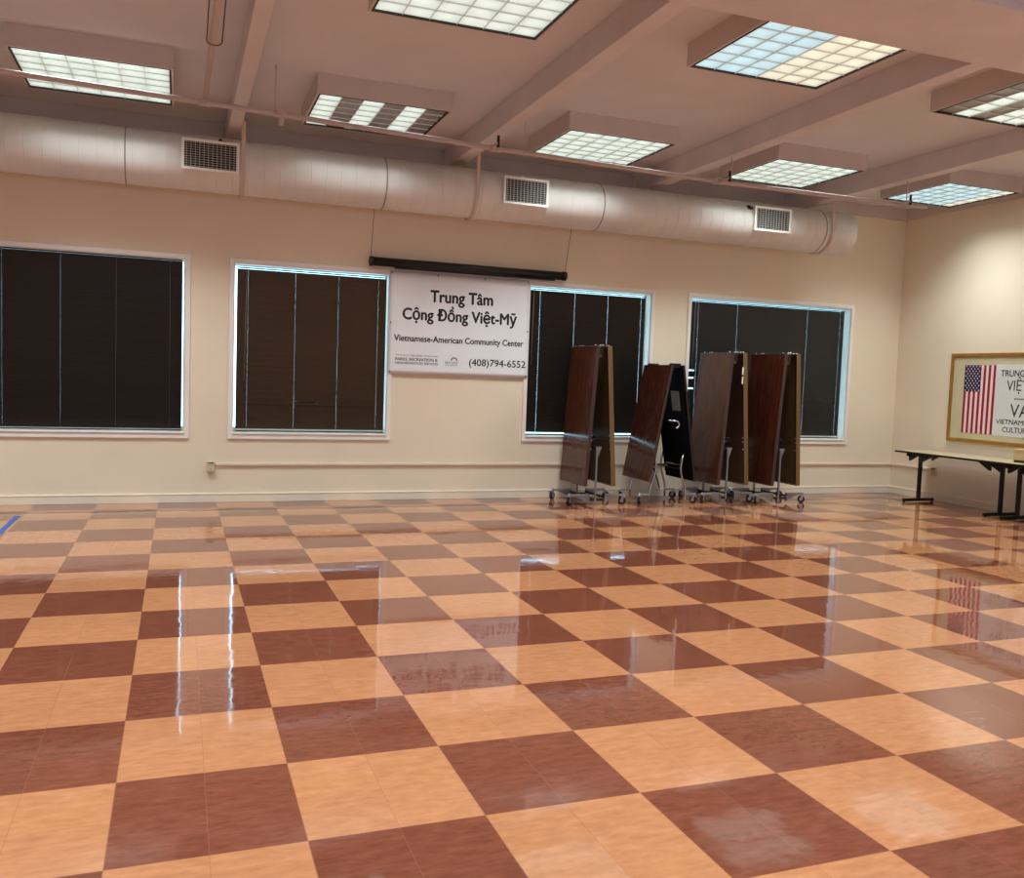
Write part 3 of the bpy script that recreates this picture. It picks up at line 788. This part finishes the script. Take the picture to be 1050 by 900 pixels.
def black_table():
    x0, y0, dep = 6.02, 6.93, .70
    t = thing('folding_table', (x0, y0, 0), 'shorter folded mahogany table with black underside and curved chrome legs, second from left', 'folding table', 'folded mahogany tables by the windows')
    zt, zb, th = 1.755, .297, .026
    for which, (xt, xb_, s) in enumerate(((5.945, 5.69, 1), (6.135, 6.372, -1))):
        xt -= x0; xb_ -= x0
        b = B(); slab(b, xt, xb_, zt, zb, .005, dep-.005, th, s)
        bm = b.b; bmesh.ops.recalc_face_normals(bm, faces=bm.faces[:])
        for f in bm.faces: f.material_index = 0 if f.normal.x*s < -.9 else 1
        o = b.build('tabletop', [M['mahogany'], M['black_under']], t)
        b = B()
        for ya, yb in ((-.001, .005), (dep-.005, dep+.001)): slab(b, xt-.001*s, xb_-.001*s, zt+.001, zb-.001, ya, yb, .03, s)
        b.build('edge_band', M['blackmetal'] if which else M['dark_edge'], o, .002)
        k = (xt-xb_)/(zt-zb); b = B()
        for ya in (.02, dep-.06): slab(b, xt+th*s, xb_+th*s, zt-.04, zb+.06, ya, ya+.04, .03, s)
        b.build('apron_rail', M['black_under'], o)
        if which:
            b = B(); zz0, zz1 = 1.18, 1.43
            xa = lambda z: xb_+k*(z-zb)-th-.002
            b.hexa([(xa(zz0), .16, zz0), (xa(zz0)-.002, .16, zz0), (xa(zz0)-.002, .36, zz0), (xa(zz0), .36, zz0)],
                   [(xa(zz1), .16, zz1), (xa(zz1)-.002, .16, zz1), (xa(zz1)-.002, .36, zz1), (xa(zz1), .36, zz1)])
            b.build('paper_notice', M['tag'], o)
    cx = (5.945+6.135)/2-x0
    for yy in (.05, dep-.1):
        b = B(); b.box(-.06+cx, .06+cx, yy, yy+.06, zt-.03, zt+.02)
        for q in (-.05, .0, .05): b.tube([(cx+q, yy-.01, zt+.01), (cx+q, yy+.07, zt+.01)], .014, 8)
        b.build('hinge', M['blackmetal'], t, .003)
    for yy in (.09, dep-.10):
        for s in (-1, 1):
            b = B(); X = .235
            pts = [(s*.245-.0, yy, .63), (s*.225, yy, .55), (s*.212, yy, .46), (s*.225, yy, .38), (s*.265, yy, .27), (s*.29, yy, .20), (s*.294, yy, .13), (s*.294, yy, .03)]
            pts = [(s*(abs(px)-.035), p1, p2) for px, p1, p2 in pts]
            b.tube(pts, .0135, 10); lg = b.build('leg', M['chrome'], t)
            b = B(); xi = s*.259; xo = s*.40
            b.box(min(xi, xo), max(xi, xo), yy-.013, yy+.013, .108, .132)
            b.box(min(xi, xi+s*.008), max(xi, xi+s*.008), yy-.016, yy+.016, .03, .13); b.build('foot', M['steel'], lg, .002)
            caster(t, xo, yy, math.pi*.5+s*.7)
    b = B(); pts = []
    for kk in range(9):
        a = math.pi*kk/8; pts.append((.06+.04*math.sin(a)*1.0, .05, 1.01+.045*math.cos(a)))
    b.tube([(-.06, .05, 1.06)]+pts, .011, 10); b.build('lock_handle', M['chrome'], t)
    b = B()
    for yy in (.09, dep-.1): b.box(-.2, -.02, yy-.01, yy+.01, .49, .515)
    b.tube([(-.05, .09, .53), (.19, .09, .49)], .011, 8); b.tube([(-.21, .09, .44), (-.21, dep-.1, .44)], .01, 8); b.tube([(.19, .09, .44), (.19, dep-.1, .44)], .01, 8)
    b.tube([(-.2, .1, .45), (.17, dep-.12, .14)], .009, 8)
    b.build('cross_bars', M['darksteel'], t)
    return t
black_table()

# ------------------------------------------------------------------ blue tape on the floor
b = B(); b.box(-.025, .025, -1.6, 1.6, 0, .0012)
o = b.build('floor_tape', M['tape'], loc=(-1.268, 5.37, .0003)); tag(o, 'strip of blue masking tape on the floor at the left edge of view', 'tape')

# ------------------------------------------------------------------ daylight, camera, colour
w = bpy.data.worlds.new('sky'); bpy.context.scene.world = w; w.use_nodes = True
bg = w.node_tree.nodes['Background']; bg.inputs[0].default_value = (.46, .78, 1.0, 1); bg.inputs[1].default_value = 6.0
cam = bpy.data.cameras.new('camera'); co = bpy.data.objects.new('camera', cam); C.objects.link(co)
R3 = [[0.9369038908336843, -0.347783061164301, 0.03546888365725255], [0.009366296276662939, -0.07645053109710172, -0.9970293821091878], [0.3494615455737032, 0.9344529194465386, -0.06836936085030655]]
r, d, f = (Vector(v) for v in R3)
mw = Matrix(((r.x, -d.x, -f.x, .20028), (r.y, -d.y, -f.y, -2.85604), (r.z, -d.z, -f.z, 1.52766), (0, 0, 0, 1)))
co.matrix_world = mw
cam.sensor_fit = 'HORIZONTAL'; cam.sensor_width = 36; cam.lens = 918.206*36/1050; cam.clip_start = .05; cam.clip_end = 100
s = bpy.context.scene; s.camera = co
s.view_settings.view_transform = 'Standard'; s.view_settings.look = 'None'; s.view_settings.gamma = 1; s.view_settings.exposure = 0
s.view_settings.use_curve_mapping = False
s.cycles.max_bounces = 10; s.cycles.diffuse_bounces = 5; s.cycles.glossy_bounces = 4; s.cycles.sample_clamp_indirect = 6
